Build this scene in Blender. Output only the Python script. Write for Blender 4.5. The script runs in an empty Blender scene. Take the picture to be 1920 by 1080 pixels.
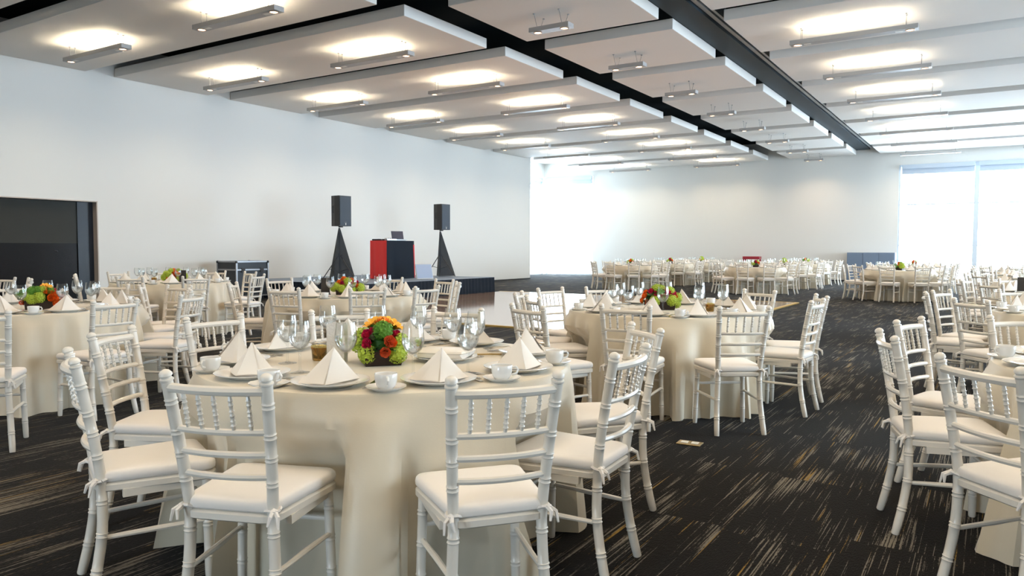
import bpy, bmesh, math, random
from mathutils import Vector, Matrix

PI = math.pi
rnd = random.Random(7)
sc = bpy.context.scene
C = sc.collection

# ------------------------------------------------------------------ camera
CAM_H = 1.29
YAW, PITCH, ROLL = 0.56658, -0.05162, 0.00267
F_PX = 1420.0
_f = Vector((-math.sin(YAW) * math.cos(PITCH), math.cos(YAW) * math.cos(PITCH), math.sin(PITCH)))
_r = Vector((math.cos(YAW), math.sin(YAW), 0))
_u = _r.cross(_f)
CR = math.cos(ROLL) * _r + math.sin(ROLL) * _u
CU = -math.sin(ROLL) * _r + math.cos(ROLL) * _u
cam = bpy.data.cameras.new('camera')
cam.sensor_width = 36.0
cam.lens = F_PX / 1920 * 36.0
cam.clip_end = 200
co = bpy.data.objects.new('camera', cam)
C.objects.link(co)
co.matrix_world = Matrix(((CR.x, CU.x, -_f.x, 0), (CR.y, CU.y, -_f.y, 0), (CR.z, CU.z, -_f.z, CAM_H), (0, 0, 0, 1)))
sc.camera = co

# ------------------------------------------------------------------ view, world, window light
sc.view_settings.view_transform = 'Standard'
sc.view_settings.look = 'None'
sc.view_settings.gamma = 1.0
sc.view_settings.exposure = 0.8
sc.view_settings.use_curve_mapping = False
sc.cycles.use_denoising = True
sc.cycles.max_bounces = 10
sc.cycles.diffuse_bounces = 5
sc.cycles.glossy_bounces = 4
sc.cycles.transmission_bounces = 8
sc.cycles.transparent_max_bounces = 24
sc.cycles.caustics_reflective = False
sc.cycles.caustics_refractive = False
sc.cycles.sample_clamp_indirect = 4.0

SKY = (0.70, 0.86, 1.0)
SKY_STRENGTH = 12.0
w = bpy.data.worlds.new('sky')
sc.world = w
w.use_nodes = True
bg = w.node_tree.nodes['Background']
bg.inputs[0].default_value = (*SKY, 1)
bg.inputs[1].default_value = SKY_STRENGTH

# room numbers (metres)
XL, XR, YB, YF, ZP, ZC = -16.95, 9.0, -6.0, 33.9, 5.15, 5.9
ALC_X, ALC_Y = -19.6, 28.1
FWX = -3.3            # far window starts here
LAMP_UP = 112.0
LAMP_DOWN = 6.0
SPOT_W = 72.0


def portal(loc, rot, sx, sy):
    l = bpy.data.lights.new('window_daylight', 'AREA')
    l.shape = 'RECTANGLE'
    l.size, l.size_y = sx, sy
    l.cycles.is_portal = True
    o = bpy.data.objects.new('window_daylight', l)
    o.location, o.rotation_euler = loc, rot
    C.objects.link(o)


portal(((FWX + XR) / 2, YF + .35, 2.3), (-PI / 2, 0, 0), XR - FWX, 4.6)
portal(((ALC_X - 16.84) / 2, YF + .35, 2.3), (-PI / 2, 0, 0), 2.8, 4.6)
portal((ALC_X - .35, 33.0, 2.3), (0, -PI / 2, 0), 4.6, 1.7)
portal((XR + .35, 10.25, 2.3), (0, PI / 2, 0), 4.6, 8.5)
portal((-2.45, YB - .35, 1.2), (PI / 2, 0, 0), 1.9, 2.4)  # opening of the added back door
portal((XR + .35, 29.7, 2.3), (0, PI / 2, 0), 4.6, 8.4)


# ------------------------------------------------------------------ materials
def mat(name, col, rough=.5, metal=0., spec=.5, coat=0., sheen=0., trans=0., ior=1.45, emit=None, es=0., bump=0., bscale=60., var=0.):
    m = bpy.data.materials.new(name)
    m.use_nodes = True
    nt = m.node_tree
    b = nt.nodes['Principled BSDF']
    b.inputs['Base Color'].default_value = (*col, 1)
    b.inputs['Roughness'].default_value = rough
    b.inputs['Metallic'].default_value = metal
    b.inputs['Specular IOR Level'].default_value = spec
    b.inputs['Coat Weight'].default_value = coat
    b.inputs['Coat Roughness'].default_value = .08
    b.inputs['Sheen Weight'].default_value = sheen
    b.inputs['Transmission Weight'].default_value = trans
    b.inputs['IOR'].default_value = ior
    if emit:
        b.inputs['Emission Color'].default_value = (*emit, 1)
        b.inputs['Emission Strength'].default_value = es
    if bump or var:
        tc = nt.nodes.new('ShaderNodeTexCoord')
        nz = nt.nodes.new('ShaderNodeTexNoise')
        nz.inputs['Scale'].default_value = bscale
        nz.inputs['Detail'].default_value = 3
        nt.links.new(tc.outputs['Object'], nz.inputs['Vector'])
        if bump:
            bp = nt.nodes.new('ShaderNodeBump')
            bp.inputs['Strength'].default_value = bump
            bp.inputs['Distance'].default_value = .01
            nt.links.new(nz.outputs['Fac'], bp.inputs['Height'])
            nt.links.new(bp.outputs['Normal'], b.inputs['Normal'])
        if var:
            mx = nt.nodes.new('ShaderNodeMix')
            mx.data_type = 'RGBA'
            mx.inputs['A'].default_value = (*[c * (1 - var) for c in col], 1)
            mx.inputs['B'].default_value = (*[min(1, c * (1 + var)) for c in col], 1)
            nt.links.new(nz.outputs['Fac'], mx.inputs['Factor'])
            nt.links.new(mx.outputs['Result'], b.inputs['Base Color'])
    return m


def thin_glass(name, tint=(.97, .985, .98), gloss=.9):
    m = bpy.data.materials.new(name)
    m.use_nodes = True
    nt = m.node_tree
    nt.nodes.remove(nt.nodes['Principled BSDF'])
    out = nt.nodes['Material Output']
    t = nt.nodes.new('ShaderNodeBsdfTransparent')
    t.inputs[0].default_value = (*tint, 1)
    g = nt.nodes.new('ShaderNodeBsdfGlossy')
    g.inputs['Roughness'].default_value = .02
    lw = nt.nodes.new('ShaderNodeLayerWeight')
    pw = nt.nodes.new('ShaderNodeMath')
    pw.operation = 'POWER'
    pw.inputs[1].default_value = 3.0
    ml = nt.nodes.new('ShaderNodeMath')
    ml.operation = 'MULTIPLY_ADD'
    ml.inputs[1].default_value = gloss * .7
    ml.inputs[2].default_value = .04
    mx = nt.nodes.new('ShaderNodeMixShader')
    nt.links.new(lw.outputs['Facing'], pw.inputs[0])
    nt.links.new(pw.outputs[0], ml.inputs[0])
    nt.links.new(ml.outputs[0], mx.inputs[0])
    nt.links.new(t.outputs[0], mx.inputs[1])
    nt.links.new(g.outputs[0], mx.inputs[2])
    nt.links.new(mx.outputs[0], out.inputs['Surface'])
    return m


def mesh_fabric(name, col, alpha):
    m = mat(name, col, .9)
    m.node_tree.nodes['Principled BSDF'].inputs['Alpha'].default_value = alpha
    return m


M = {}
M['wall'] = mat('white wall paint', (.775, .76, .72), .6, spec=.3, bump=.02, bscale=180)
M['panel'] = mat('acoustic panel white', (.78, .745, .70), .75, spec=.2, bump=.03, bscale=120)
M['plenum'] = mat('plenum dark paint', (.012, .018, .021), .85, spec=.1)
M['beam'] = mat('grey blue beam paint', (.028, .042, .052), .55, spec=.25)
M['track'] = mat('aluminium track', (.35, .38, .40), .35, metal=.6)
M['frame'] = mat('window aluminium', (.62, .68, .74), .4, metal=.2)
M['blind'] = mat('roller blind fabric', (.52, .58, .66), .7)
M['winglass'] = thin_glass('window glass', (.98, .99, 1.0), .6)
M['black_glass'] = mat('black mottled panel', (.006, .004, .0035), .22, spec=.25, var=.7, bscale=6)  # lower recess panel: flat black tone varied by noise
M['grey_glass'] = mat('smoked grey glass', (.034, .034, .030), .06, spec=.5)
M['dark_strip'] = mat('dark blue strip', (.01, .013, .02), .25)
M['jamb'] = mat('beige jamb paint', (.55, .48, .42), .5)
M['chair'] = mat('white lacquered wood', (.75, .70, .62), .28, spec=.5, coat=.25)
M['cushion'] = mat('white cushion fabric', (.78, .735, .685), .75, sheen=.2, bump=.05, bscale=400)
M['napkin'] = mat('white linen', (.77, .725, .66), .8, sheen=.2, bump=.06, bscale=500)
M['china'] = mat('white glazed china', (.84, .83, .80), .12, spec=.6, coat=.4)
M['steel'] = mat('polished steel', (.62, .60, .57), .18, metal=1.)
M['glass'] = thin_glass('drinking glass', (.985, .99, .985), 1.0)
M['water'] = mat('water', (1, 1, 1), .0, trans=1., ior=1.33)
_nt = M['water'].node_tree
_mx = _nt.nodes.new('ShaderNodeMixShader'); _tr = _nt.nodes.new('ShaderNodeBsdfTransparent')
_mx.inputs[0].default_value = .5
_nt.links.new(_nt.nodes['Principled BSDF'].outputs[0], _mx.inputs[1]); _nt.links.new(_tr.outputs[0], _mx.inputs[2]); _nt.links.new(_mx.outputs[0], _nt.nodes['Material Output'].inputs['Surface'])
M['lamp'] = mat('lamp housing', (.42, .41, .40), .45, metal=.3)
M['lamp_tube'] = mat('lamp tube', (1, 1, 1), .5, emit=(1., .86, .62), es=LAMP_UP)
M['lamp_spot'] = mat('lamp spot lens', (1, 1, 1), .5, emit=(1., .70, .42), es=LAMP_DOWN)
M['lens_ring'] = mat('lens ring', (.75, .5, .36), .3, metal=.6)
M['lamp_window'] = mat('lamp side diffuser', (.75, .72, .66), .4)
M['wire'] = mat('steel wire', (.3, .3, .3), .4, metal=.8)
M['black'] = mat('black plastic', (.018, .019, .021), .5)
M['grille'] = mat('speaker grille', (.045, .06, .08), .45, metal=.3, bump=.5, bscale=260)
M['black_cloth'] = mat('black drape', (.016, .022, .032), .9, spec=.1)
M['scrim'] = mesh_fabric('black scrim mesh', (.02, .024, .03), .82)
M['red_cloth'] = mat('red drape', (.62, .022, .022), .75, sheen=.2)
M['screen'] = mat('pale screen', (.36, .45, .62), .15)
M['silver'] = mat('silver plastic', (.55, .56, .58), .35, metal=.5)
M['dark_screen'] = mat('dark blue lid', (.03, .04, .075), .3)
M['case'] = mat('flight case black laminate', (.022, .026, .032), .45)
M['alu'] = mat('aluminium edging', (.34, .34, .35), .4, metal=.8)
M['gold_trim'] = mat('gold edge trim', (.62, .42, .12), .35, metal=.4)
M['wood_box'] = mat('dark stained box', (.028, .014, .009), .5, var=.4, bscale=40)
M['orange'] = mat('orange petals', (.90, .20, .02), .6)
M['coral'] = mat('coral petals', (.80, .17, .06), .6)
M['pink'] = mat('magenta petals', (.62, .02, .10), .6)
M['yellow'] = mat('yellow petals', (.85, .43, .04), .6)
M['lime'] = mat('lime hydrangea', (.40, .52, .05), .65, var=.25, bscale=60)
M['moss'] = mat('green mum', (.10, .26, .02), .7)
M['leaf'] = mat('green leaves', (.035, .13, .015), .5)
M['amber'] = mat('amber glass', (.75, .42, .10), .1, trans=.8)
M['packet'] = mat('yellow paper packets', (.75, .62, .25), .7)
M['paper'] = mat('white paper bag', (.78, .75, .70), .8, bump=.4, bscale=90)
M['brown'] = mat('brown candle glass', (.10, .035, .015), .15)
M['stand_black'] = mat('black card', (.02, .017, .015), .5)
M['hall_panel'] = mat('blue grey cabinet laminate', (.16, .21, .29), .55)
M['rail_red'] = mat('red lacquer', (.33, .02, .035), .4)
M['brass'] = mat('brass plate', (.62, .48, .26), .3, metal=.9)
M['outlet'] = mat('ivory plate', (.8, .78, .72), .4)


def mk_cloth():
    m = mat('champagne satin', (.66, .585, .452), .38, spec=.35, sheen=.3)
    nt = m.node_tree
    b = nt.nodes['Principled BSDF']
    tc = nt.nodes.new('ShaderNodeTexCoord')
    mp = nt.nodes.new('ShaderNodeMapping')
    mp.inputs['Scale'].default_value = (90, 90, 500)
    nz = nt.nodes.new('ShaderNodeTexNoise')
    nz.inputs['Scale'].default_value = 1
    bp = nt.nodes.new('ShaderNodeBump')
    bp.inputs['Strength'].default_value = .06
    bp.inputs['Distance'].default_value = .01
    nt.links.new(tc.outputs['Object'], mp.inputs['Vector'])
    nt.links.new(mp.outputs[0], nz.inputs['Vector'])
    nt.links.new(nz.outputs['Fac'], bp.inputs['Height'])
    nt.links.new(bp.outputs[0], b.inputs['Normal'])
    return m


M['cloth'] = mk_cloth()


class NT:
    """small helper for node maths"""
    def __init__(s, m):
        s.nt = m.node_tree

    def n(s, t, **kw):
        x = s.nt.nodes.new(t)
        for k, v in kw.items():
            setattr(x, k, v)
        return x

    def math(s, op, a, b=None):
        x = s.n('ShaderNodeMath', operation=op)
        for i, v in enumerate((a, b)):
            if v is None:
                continue
            if isinstance(v, (int, float)):
                x.inputs[i].default_value = v
            else:
                s.nt.links.new(v, x.inputs[i])
        return x.outputs[0]

    def comb(s, *v):
        x = s.n('ShaderNodeCombineXYZ')
        for i, a in enumerate(v):
            if isinstance(a, (int, float)):
                x.inputs[i].default_value = a
            else:
                s.nt.links.new(a, x.inputs[i])
        return x.outputs[0]

    def noise(s, vec, scale=1., detail=2., rough=.5):
        x = s.n('ShaderNodeTexNoise')
        x.inputs['Scale'].default_value = scale
        x.inputs['Detail'].default_value = detail
        x.inputs['Roughness'].default_value = rough
        s.nt.links.new(vec, x.inputs['Vector'])
        return x.outputs['Fac']

    def white(s, vec):
        x = s.n('ShaderNodeTexWhiteNoise')
        s.nt.links.new(vec, x.inputs['Vector'])
        return x.outputs['Value']

    def ramp(s, fac, a, b):
        x = s.n('ShaderNodeMapRange')
        x.inputs['From Min'].default_value = a
        x.inputs['From Max'].default_value = b
        s.nt.links.new(fac, x.inputs['Value'])
        return x.outputs[0]

    def mix(s, fac, a, b):
        x = s.n('ShaderNodeMix', data_type='RGBA')
        s.nt.links.new(fac, x.inputs['Factor'])
        for k, v in (('A', a), ('B', b)):
            if isinstance(v, tuple):
                x.inputs[k].default_value = (*v, 1)
            else:
                s.nt.links.new(v, x.inputs[k])
        return x.outputs['Result']


def mk_carpet():
    m = mat('striped carpet tiles', (.02, .017, .014), .9, spec=.02, sheen=.06)
    h = NT(m)
    b = m.node_tree.nodes['Principled BSDF']
    tc = h.n('ShaderNodeTexCoord')
    sp = h.n('ShaderNodeSeparateXYZ')
    m.node_tree.links.new(tc.outputs['Object'], sp.inputs[0])
    x, y = sp.outputs[0], sp.outputs[1]
    tx = h.math('FLOOR', h.math('DIVIDE', x, .5))
    off = h.math('MULTIPLY', h.white(h.comb(tx, 3.3, 0.)), 1.0)
    ty = h.math('FLOOR', h.math('ADD', h.math('DIVIDE', y, 1.0), off))
    tid = h.white(h.comb(tx, ty, 1.7))
    # thin yarn lines: many columns across x, running along y, gathered into bands
    line = h.noise(h.comb(h.math('MULTIPLY', x, 125.), h.math('MULTIPLY', y, 1.7), h.math('MULTIPLY', tid, 40.)), 1., 2., .6)
    band = h.noise(h.comb(h.math('MULTIPLY', x, 8.), h.math('MULTIPLY', y, 1.5), h.math('MULTIPLY', tid, 17.)), 1., 1., .5)
    n3 = h.noise(h.comb(h.math('MULTIPLY', x, 220.), h.math('MULTIPLY', y, 45.), 0.), 1., 1.)
    s = h.math('ADD', h.math('MULTIPLY', h.math('SUBTRACT', line, .5), 1.7), h.math('MULTIPLY', h.math('SUBTRACT', band, .5), 1.0))
    s = h.math('ADD', s, h.math('MULTIPLY', h.math('SUBTRACT', n3, .5), .35))
    s = h.math('ADD', s, h.math('MULTIPLY', h.math('SUBTRACT', tid, .5), .12))
    light = h.ramp(s, .185, .29)
    hue = h.noise(h.comb(h.math('MULTIPLY', x, 55.), h.math('MULTIPLY', y, .5), h.math('MULTIPLY', tid, 9.)), 1., 1., .5)
    yarn = h.mix(h.ramp(hue, .60, .64), (.14, .126, .103), (.20, .125, .03))
    base = h.mix(h.ramp(n3, .3, .7), (.0018, .0014, .001), (.0045, .0033, .0023))
    col = h.mix(light, base, yarn)
    m.node_tree.links.new(col, b.inputs['Base Color'])
    bp = h.n('ShaderNodeBump')
    bp.inputs['Strength'].default_value = .35
    bp.inputs['Distance'].default_value = .01
    m.node_tree.links.new(n3, bp.inputs['Height'])
    m.node_tree.links.new(bp.outputs[0], b.inputs['Normal'])
    return m


def mk_parquet():
    m = mat('pale laminate parquet', (.52, .36, .25), .09, spec=.6, coat=.8)
    h = NT(m)
    b = m.node_tree.nodes['Principled BSDF']
    tc = h.n('ShaderNodeTexCoord')
    sp = h.n('ShaderNodeSeparateXYZ')
    m.node_tree.links.new(tc.outputs['Object'], sp.inputs[0])
    x, y = sp.outputs[0], sp.outputs[1]
    tx = h.math('FLOOR', h.math('DIVIDE', x, .13))
    ty = h.math('FLOOR', h.math('ADD', h.math('DIVIDE', y, .9), h.white(h.comb(tx, .5, 0.))))
    r = h.white(h.comb(tx, ty, 2.))
    g = h.noise(h.comb(h.math('MULTIPLY', x, 40.), h.math('MULTIPLY', y, 2.5), r), 1., 3.)
    col = h.mix(r, (.46, .30, .20), (.60, .43, .31))
    col = h.mix(h.ramp(g, .35, .75), col, (.42, .27, .18))
    m.node_tree.links.new(col, b.inputs['Base Color'])
    return m


M['carpet'] = mk_carpet()
M['parquet'] = mk_parquet()


# ------------------------------------------------------------------ mesh helpers
class MB:
    def __init__(s):
        s.bm = bmesh.new()

    def box(s, c, d, rot=None, taper=None, mi=0):
        r = bmesh.ops.create_cube(s.bm, size=1)
        mt = Matrix.Translation(Vector(c)) @ (rot.to_4x4() if rot else Matrix()) @ Matrix.Diagonal((*d, 1))
        bmesh.ops.transform(s.bm, matrix=mt, verts=r['verts'])
        if mi:
            for f in {f for v in r['verts'] for f in v.link_faces}:
                f.material_index = mi
        return r['verts']

    def rings(s, rings, closed_u=True, cap=True, mi=0):
        vs = [[s.bm.verts.new(p) for p in ring] for ring in rings]
        n = len(vs[0])
        for a, b in zip(vs, vs[1:]):
            for i in range(n if closed_u else n - 1):
                j = (i + 1) % n
                f = s.bm.faces.new((a[i], a[j], b[j], b[i]))
                f.material_index = mi
        if cap:
            for ring, rev in ((vs[0], True), (vs[-1], False)):
                f = s.bm.faces.new(list(reversed(ring)) if rev else ring)
                f.material_index = mi
        return vs

    def tube(s, pts, rad, n=8, cap=True, mi=0):
        pts = [Vector(p) for p in pts]
        if not hasattr(rad, '__len__'):
            rad = [rad] * len(pts)
        t0 = (pts[1] - pts[0]).normalized()
        up = Vector((0, 0, 1)) if abs(t0.z) < .9 else Vector((0, 1, 0))
        a = t0.cross(up).normalized()
        rings = []
        for i, p in enumerate(pts):
            t = (pts[min(i + 1, len(pts) - 1)] - pts[max(i - 1, 0)]).normalized()
            a = (a - t * a.dot(t)).normalized()
            b = t.cross(a)
            rings.append([p + (a * math.cos(k * 2 * PI / n) + b * math.sin(k * 2 * PI / n)) * rad[i] for k in range(n)])
        return s.rings(rings, True, cap, mi)

    def lathe(s, prof, n=24, c=(0, 0, 0), cap=False, mi=0):
        c = Vector(c)
        return s.rings([[c + Vector((max(r, 1e-4) * math.cos(k * 2 * PI / n), max(r, 1e-4) * math.sin(k * 2 * PI / n), z)) for k in range(n)] for r, z in prof], True, cap, mi)

    def poly(s, pts, mi=0):
        f = s.bm.faces.new([s.bm.verts.new(p) for p in pts])
        f.material_index = mi
        return f

    def prism(s, pts, z0, z1, mi=0):
        return s.rings([[(p[0], p[1], z0) for p in pts], [(p[0], p[1], z1) for p in pts]], True, True, mi)

    def bevel(s, w, seg=2):
        bmesh.ops.bevel(s.bm, geom=[e for e in s.bm.edges if len(e.link_faces) == 2 and e.calc_face_angle(0) > .6], offset=w, segments=seg, profile=.7, affect='EDGES')

    def mesh(s, name, mats, smooth=True):
        bmesh.ops.recalc_face_normals(s.bm, faces=s.bm.faces)
        me = bpy.data.meshes.new(name)
        s.bm.to_mesh(me)
        s.bm.free()
        for m in (mats if isinstance(mats, (list, tuple)) else [mats]):
            me.materials.append(M[m])
        if smooth:
            me.polygons.foreach_set('use_smooth', [True] * len(me.polygons))
            me.set_sharp_from_angle(angle=math.radians(38))
        return me

    def build(s, name, mats, parent=None, loc=None, smooth=True):
        return place(name, s.mesh(name, mats, smooth), parent, loc)


def place(name, me, parent=None, loc=None, rz=0):
    o = bpy.data.objects.new(name, me)
    C.objects.link(o)
    if parent:
        o.parent = parent
    if loc is not None:
        o.location = loc
    if rz:
        o.rotation_euler = (0, 0, rz)
    return o


def empty(name, loc=(0, 0, 0), rz=0):
    o = bpy.data.objects.new(name, None)
    o.empty_display_size = .1
    C.objects.link(o)
    o.location = loc
    o.rotation_euler = (0, 0, rz)
    return o


def tag(o, label=None, cat=None, group=None, kind=None):
    if label:
        o['label'] = label
    if cat:
        o['category'] = cat
    if group:
        o['group'] = group
    if kind:
        o['kind'] = kind
    return o


KIDS = {}


def kids(o):
    return [c for c in o.children]


def dup(o, parent=None):
    c = o.copy()
    C.objects.link(c)
    c.parent = parent
    for ch in TREE.get(o.name, ()):
        dup(ch, c)
    return c


TREE = {}


def learn(o):
    """remember the children of a prototype so that copying needs no scan of the whole file"""
    ch = list(o.children)
    if ch:
        TREE[o.name] = ch
        for c in ch:
            learn(c)


def structure(o):
    o['kind'] = 'structure'
    return o


# ------------------------------------------------------------------ the room
b = MB(); b.box(((XL + XR) / 2 - 1.4, (YB + YF) / 2, -.1), (XR - XL + 3.6, YF - YB + .6, .2)); structure(b.build('floor', 'carpet', smooth=False))
b = MB(); b.box(((XL + XR) / 2 - 1.4, (YB + YF) / 2, ZC + .1), (XR - XL + 3.6, YF - YB + .6, .2)); structure(b.build('ceiling', 'plenum', smooth=False))

# left wall with the dark glazed recess
DY0, DY1, DZ = 5.2, 9.37, 2.33
b = MB()
b.box((XL - .15, (YB + DY0) / 2, ZC / 2), (.3, DY0 - YB, ZC))
b.box((XL - .15, (DY1 + ALC_Y) / 2, ZC / 2), (.3, ALC_Y - DY1, ZC))
b.box((XL - .15, (DY0 + DY1) / 2, (DZ + ZC) / 2), (.3, DY1 - DY0, ZC - DZ))
structure(b.build('wall_left', 'wall', smooth=False))
d = empty('door_1', (XL, (DY0 + DY1) / 2, 0)); structure(d)
b = MB(); b.box((-.2, -.15, (1.385 + DZ) / 2), (.04, DY1 - DY0 - .3, DZ - 1.385)); b.build('upper_glass_panel', 'grey_glass', d, smooth=False)
b = MB(); b.box((-.2, -.15, 1.385 / 2), (.04, DY1 - DY0 - .3, 1.385)); b.build('lower_glass_panel', 'black_glass', d, smooth=False)
b = MB(); b.box((-.18, (DY1 - DY0) / 2 - .19, DZ / 2), (.05, .36, DZ)); b.build('dark_strip', 'dark_strip', d, smooth=False)  # flat dark blue strip over the panels beside the jamb
b = MB()
b.box((-.09, (DY1 - DY0) / 2 - .012, DZ / 2), (.2, .024, DZ))
b.box((-.09, -(DY1 - DY0) / 2 + .012, DZ / 2), (.2, .024, DZ))
b.box((-.09, 0, DZ - .012), (.2, DY1 - DY0, .024))
b.build('door_frame', 'jamb', d, smooth=False)

b = MB(); b.box((XL + .008, (DY1 + ALC_Y) / 2, .02), (.016, ALC_Y - DY1, .04)); structure(b.build('baseboard_left', 'black', smooth=False))
b = MB(); b.box(((-16.84 + FWX) / 2, YF - .008, .02), (FWX + 16.84, .016, .04)); structure(b.build('baseboard_far', 'black', smooth=False))

# alcove behind the left wall, far wall, other walls
b = MB(); b.box((ALC_X - 1.2, ALC_Y - .15, ZC / 2), (0.01, .3, ZC)); b.box(((ALC_X + XL - .3) / 2, ALC_Y - .15, ZC / 2), (XL - .3 - ALC_X, .3, ZC)); structure(b.build('wall_alcove_return', 'wall', smooth=False))
b = MB(); b.box((ALC_X - .15, (32.2 + YF) / 2, 5.4), (.3, YF - 32.2, 1.0)); b.box((ALC_X - .15, (ALC_Y - .3 + 32.2) / 2, 2.95), (.3, 32.5 - ALC_Y, 5.9)); structure(b.build('wall_alcove', 'wall', smooth=False))
b = MB()
b.box(((-16.84 + FWX) / 2, YF + .15, ZC / 2), (FWX + 16.84, .3, ZC))
b.box(((ALC_X - .3 - 16.84) / 2, YF + .15, (4.9 + ZC) / 2), (-16.84 - ALC_X + .3, .3, ZC - 4.9))
b.box(((FWX + XR + .3) / 2, YF + .15, (4.66 + ZC) / 2), (XR - FWX + .3, .3, ZC - 4.66))
structure(b.build('wall_far', 'wall', smooth=False))
RW0, RW1, RW2 = 6.0, 14.5, 25.0
b = MB()
b.box((XR + .15, (YB + RW0) / 2, ZC / 2), (.3, RW0 - YB, ZC))
b.box((XR + .15, (RW1 + RW2) / 2, 2.33), (.3, RW2 - RW1, 4.66))
b.box((XR + .15, (RW0 + YF) / 2, (4.66 + ZC) / 2), (.3, YF - RW0, ZC - 4.66))
structure(b.build('wall_right', 'wall', smooth=False))
BD0, BD1, BDZ = -3.4, -1.5, 2.4
b = MB()
b.box(((XL - .3 + BD0) / 2, YB - .15, ZC / 2), (BD0 - XL + .3, .3, ZC)); b.box(((BD1 + XR + .3) / 2, YB - .15, ZC / 2), (XR + .3 - BD1, .3, ZC))
b.box(((BD0 + BD1) / 2, YB - .15, (BDZ + ZC) / 2), (BD1 - BD0, .3, ZC - BDZ)); structure(b.build('wall_back', 'wall', smooth=False))
d2 = empty('door_added_fill', ((BD0 + BD1) / 2, YB, 0)); structure(d2)  # unseen glazed door, added to bring fill light onto the near tables
b = MB(); b.box((0, -.15, BDZ / 2), (BD1 - BD0, .012, BDZ)); b.build('glass_leaf', 'winglass', d2, smooth=False)
b = MB(); b.box((0, -.15, BDZ / 2), (.1, .06, BDZ)); b.box((0, -.15, 1.0), (BD1 - BD0, .06, .08)); b.build('door_frame', 'frame', d2, smooth=False)
b = MB(); b.box(((ALC_X + XL) / 2 - .1, (ALC_Y + YF) / 2, 5.66), (XL - ALC_X + .2, YF - ALC_Y, .06)); structure(b.build('trim_alcove_soffit', 'wall', smooth=False))


def window(name, axis, a0, a1, fixed, z1, posts, bars, blind=None, side=1):
    """a glazed wall of posts and bars; axis 'x' runs along X at Y=fixed, 'y' along Y at X=fixed"""
    root = empty(name, (0, 0, 0)); structure(root)
    P = lambda a, off, z: (a, fixed + off, z) if axis == 'x' else (fixed + off, a, z)
    D = lambda da, do, dz: (da, do, dz) if axis == 'x' else (do, da, dz)
    g = MB(); g.box(P((a0 + a1) / 2, .12, z1 / 2), D(a1 - a0, .012, z1)); g.build('glass_pane', 'winglass', root, smooth=False)
    f = MB()
    for p, wd in posts:
        f.box(P(p, .1, z1 / 2), D(wd, .14, z1))
    for z, t in bars:
        f.box(P((a0 + a1) / 2, .1, z), D(a1 - a0, .08, t))
    f.build('window_frame', 'frame', root, smooth=False)
    if blind:
        for i, (c0, c1) in enumerate(blind):
            k = MB()
            k.box(P((c0 + c1) / 2, -.06 * side, z1 - .09), D(c1 - c0, .14, .16))
            k.box(P((c0 + c1) / 2, -.03 * side, z1 - .26), D(c1 - c0, .02, .24))
            k.build('roller_blind', 'blind', root, smooth=False)
    return root


window('window_1', 'x', FWX, XR, YF, 4.66, [(FWX + .03, .06), (-.64, .16), (2.1, .16), (4.8, .16), (7.5, .16)], [(3.09, .045), (1.475, .045), (.04, .08), (4.62, .08)],
       [(FWX + .1, -.72), (-.56, 2.0), (2.2, 4.7), (4.9, 7.4)])
window('window_2', 'x', ALC_X + .05, -16.84, YF, 4.9, [(ALC_X + .08, .06)], [(.03, .06)], [(ALC_X + .1, -16.86)])
window('window_3', 'y', 32.2, YF - .05, ALC_X - .2, 4.9, [(YF - .1, .06)], [(.03, .06)], [(32.25, YF - .12)], side=-1)
BARS = [(3.09, .045), (1.475, .045), (.04, .08), (4.62, .08)]
window('window_4', 'y', RW2, YF, XR, 4.66, [(RW2 + 2.8 * i, .16) for i in range(4)], BARS)
window('window_5', 'y', RW0, RW1, XR, 4.66, [(RW0 + 2.1 * i, .16) for i in range(5)], BARS)  # unseen right-wall glazing, its extent chosen to light the near tables

# ------------------------------------------------------------------ ceiling: beam, hanging panels, lamps
b = MB()
b.box((-4.62, 16.5, 5.49), (.5, 34.6, .3)); structure(b.build('trim_ceiling_beam', 'beam', smooth=False))
b = MB()
b.box((-4.30, 16.5, 5.45), (.08, 34.6, .14)); b.box((-4.20, 16.5, 5.49), (.05, 34.6, .2)); structure(b.build('trim_partition_track', 'track', smooth=False))
PY0, PITCHY, PLEN, PTH = 7.95, 3.08, 2.42, .19
ORD = ['first', 'second', 'third', 'fourth', 'fifth', 'sixth', 'seventh', 'eighth', 'ninth', 'tenth', 'eleventh', 'twelfth', 'thirteenth', 'fourteenth', 'fifteenth', 'sixteenth']
for row, (x0, x1, rn) in enumerate(((XL + .02, -8.38, 'wide row along the blank white wall'), (-7.47, -4.88, 'narrow row over the dance floor'), (-3.98, 4.4, 'row on the window side'))):
    for k in range(-3, 9):
        y = PY0 + PITCHY * k
        y1 = min(y + PLEN / 2, YF - .05)
        y0 = y - PLEN / 2
        bb = MB(); bb.box(((x0 + x1) / 2, (y0 + y1) / 2, ZP + PTH / 2), (x1 - x0, y1 - y0, PTH)); bb.bevel(.006, 1)
        o = bb.build('ceiling_panel', 'panel', smooth=False)
        # only the panels of each row that the picture reaches are numbered; the rest of the room simply goes on behind
        first = (-1, -1, 0)[row]
        nth = f'{ORD[k - first]} in view from the camera' if k >= first else f'{ORD[first - k - 1]} back overhead, out of view'
        tag(o, f'white hanging ceiling panel, {nth}, {rn}', 'ceiling panel', 'hanging ceiling panels')
LZ = 4.87


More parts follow.
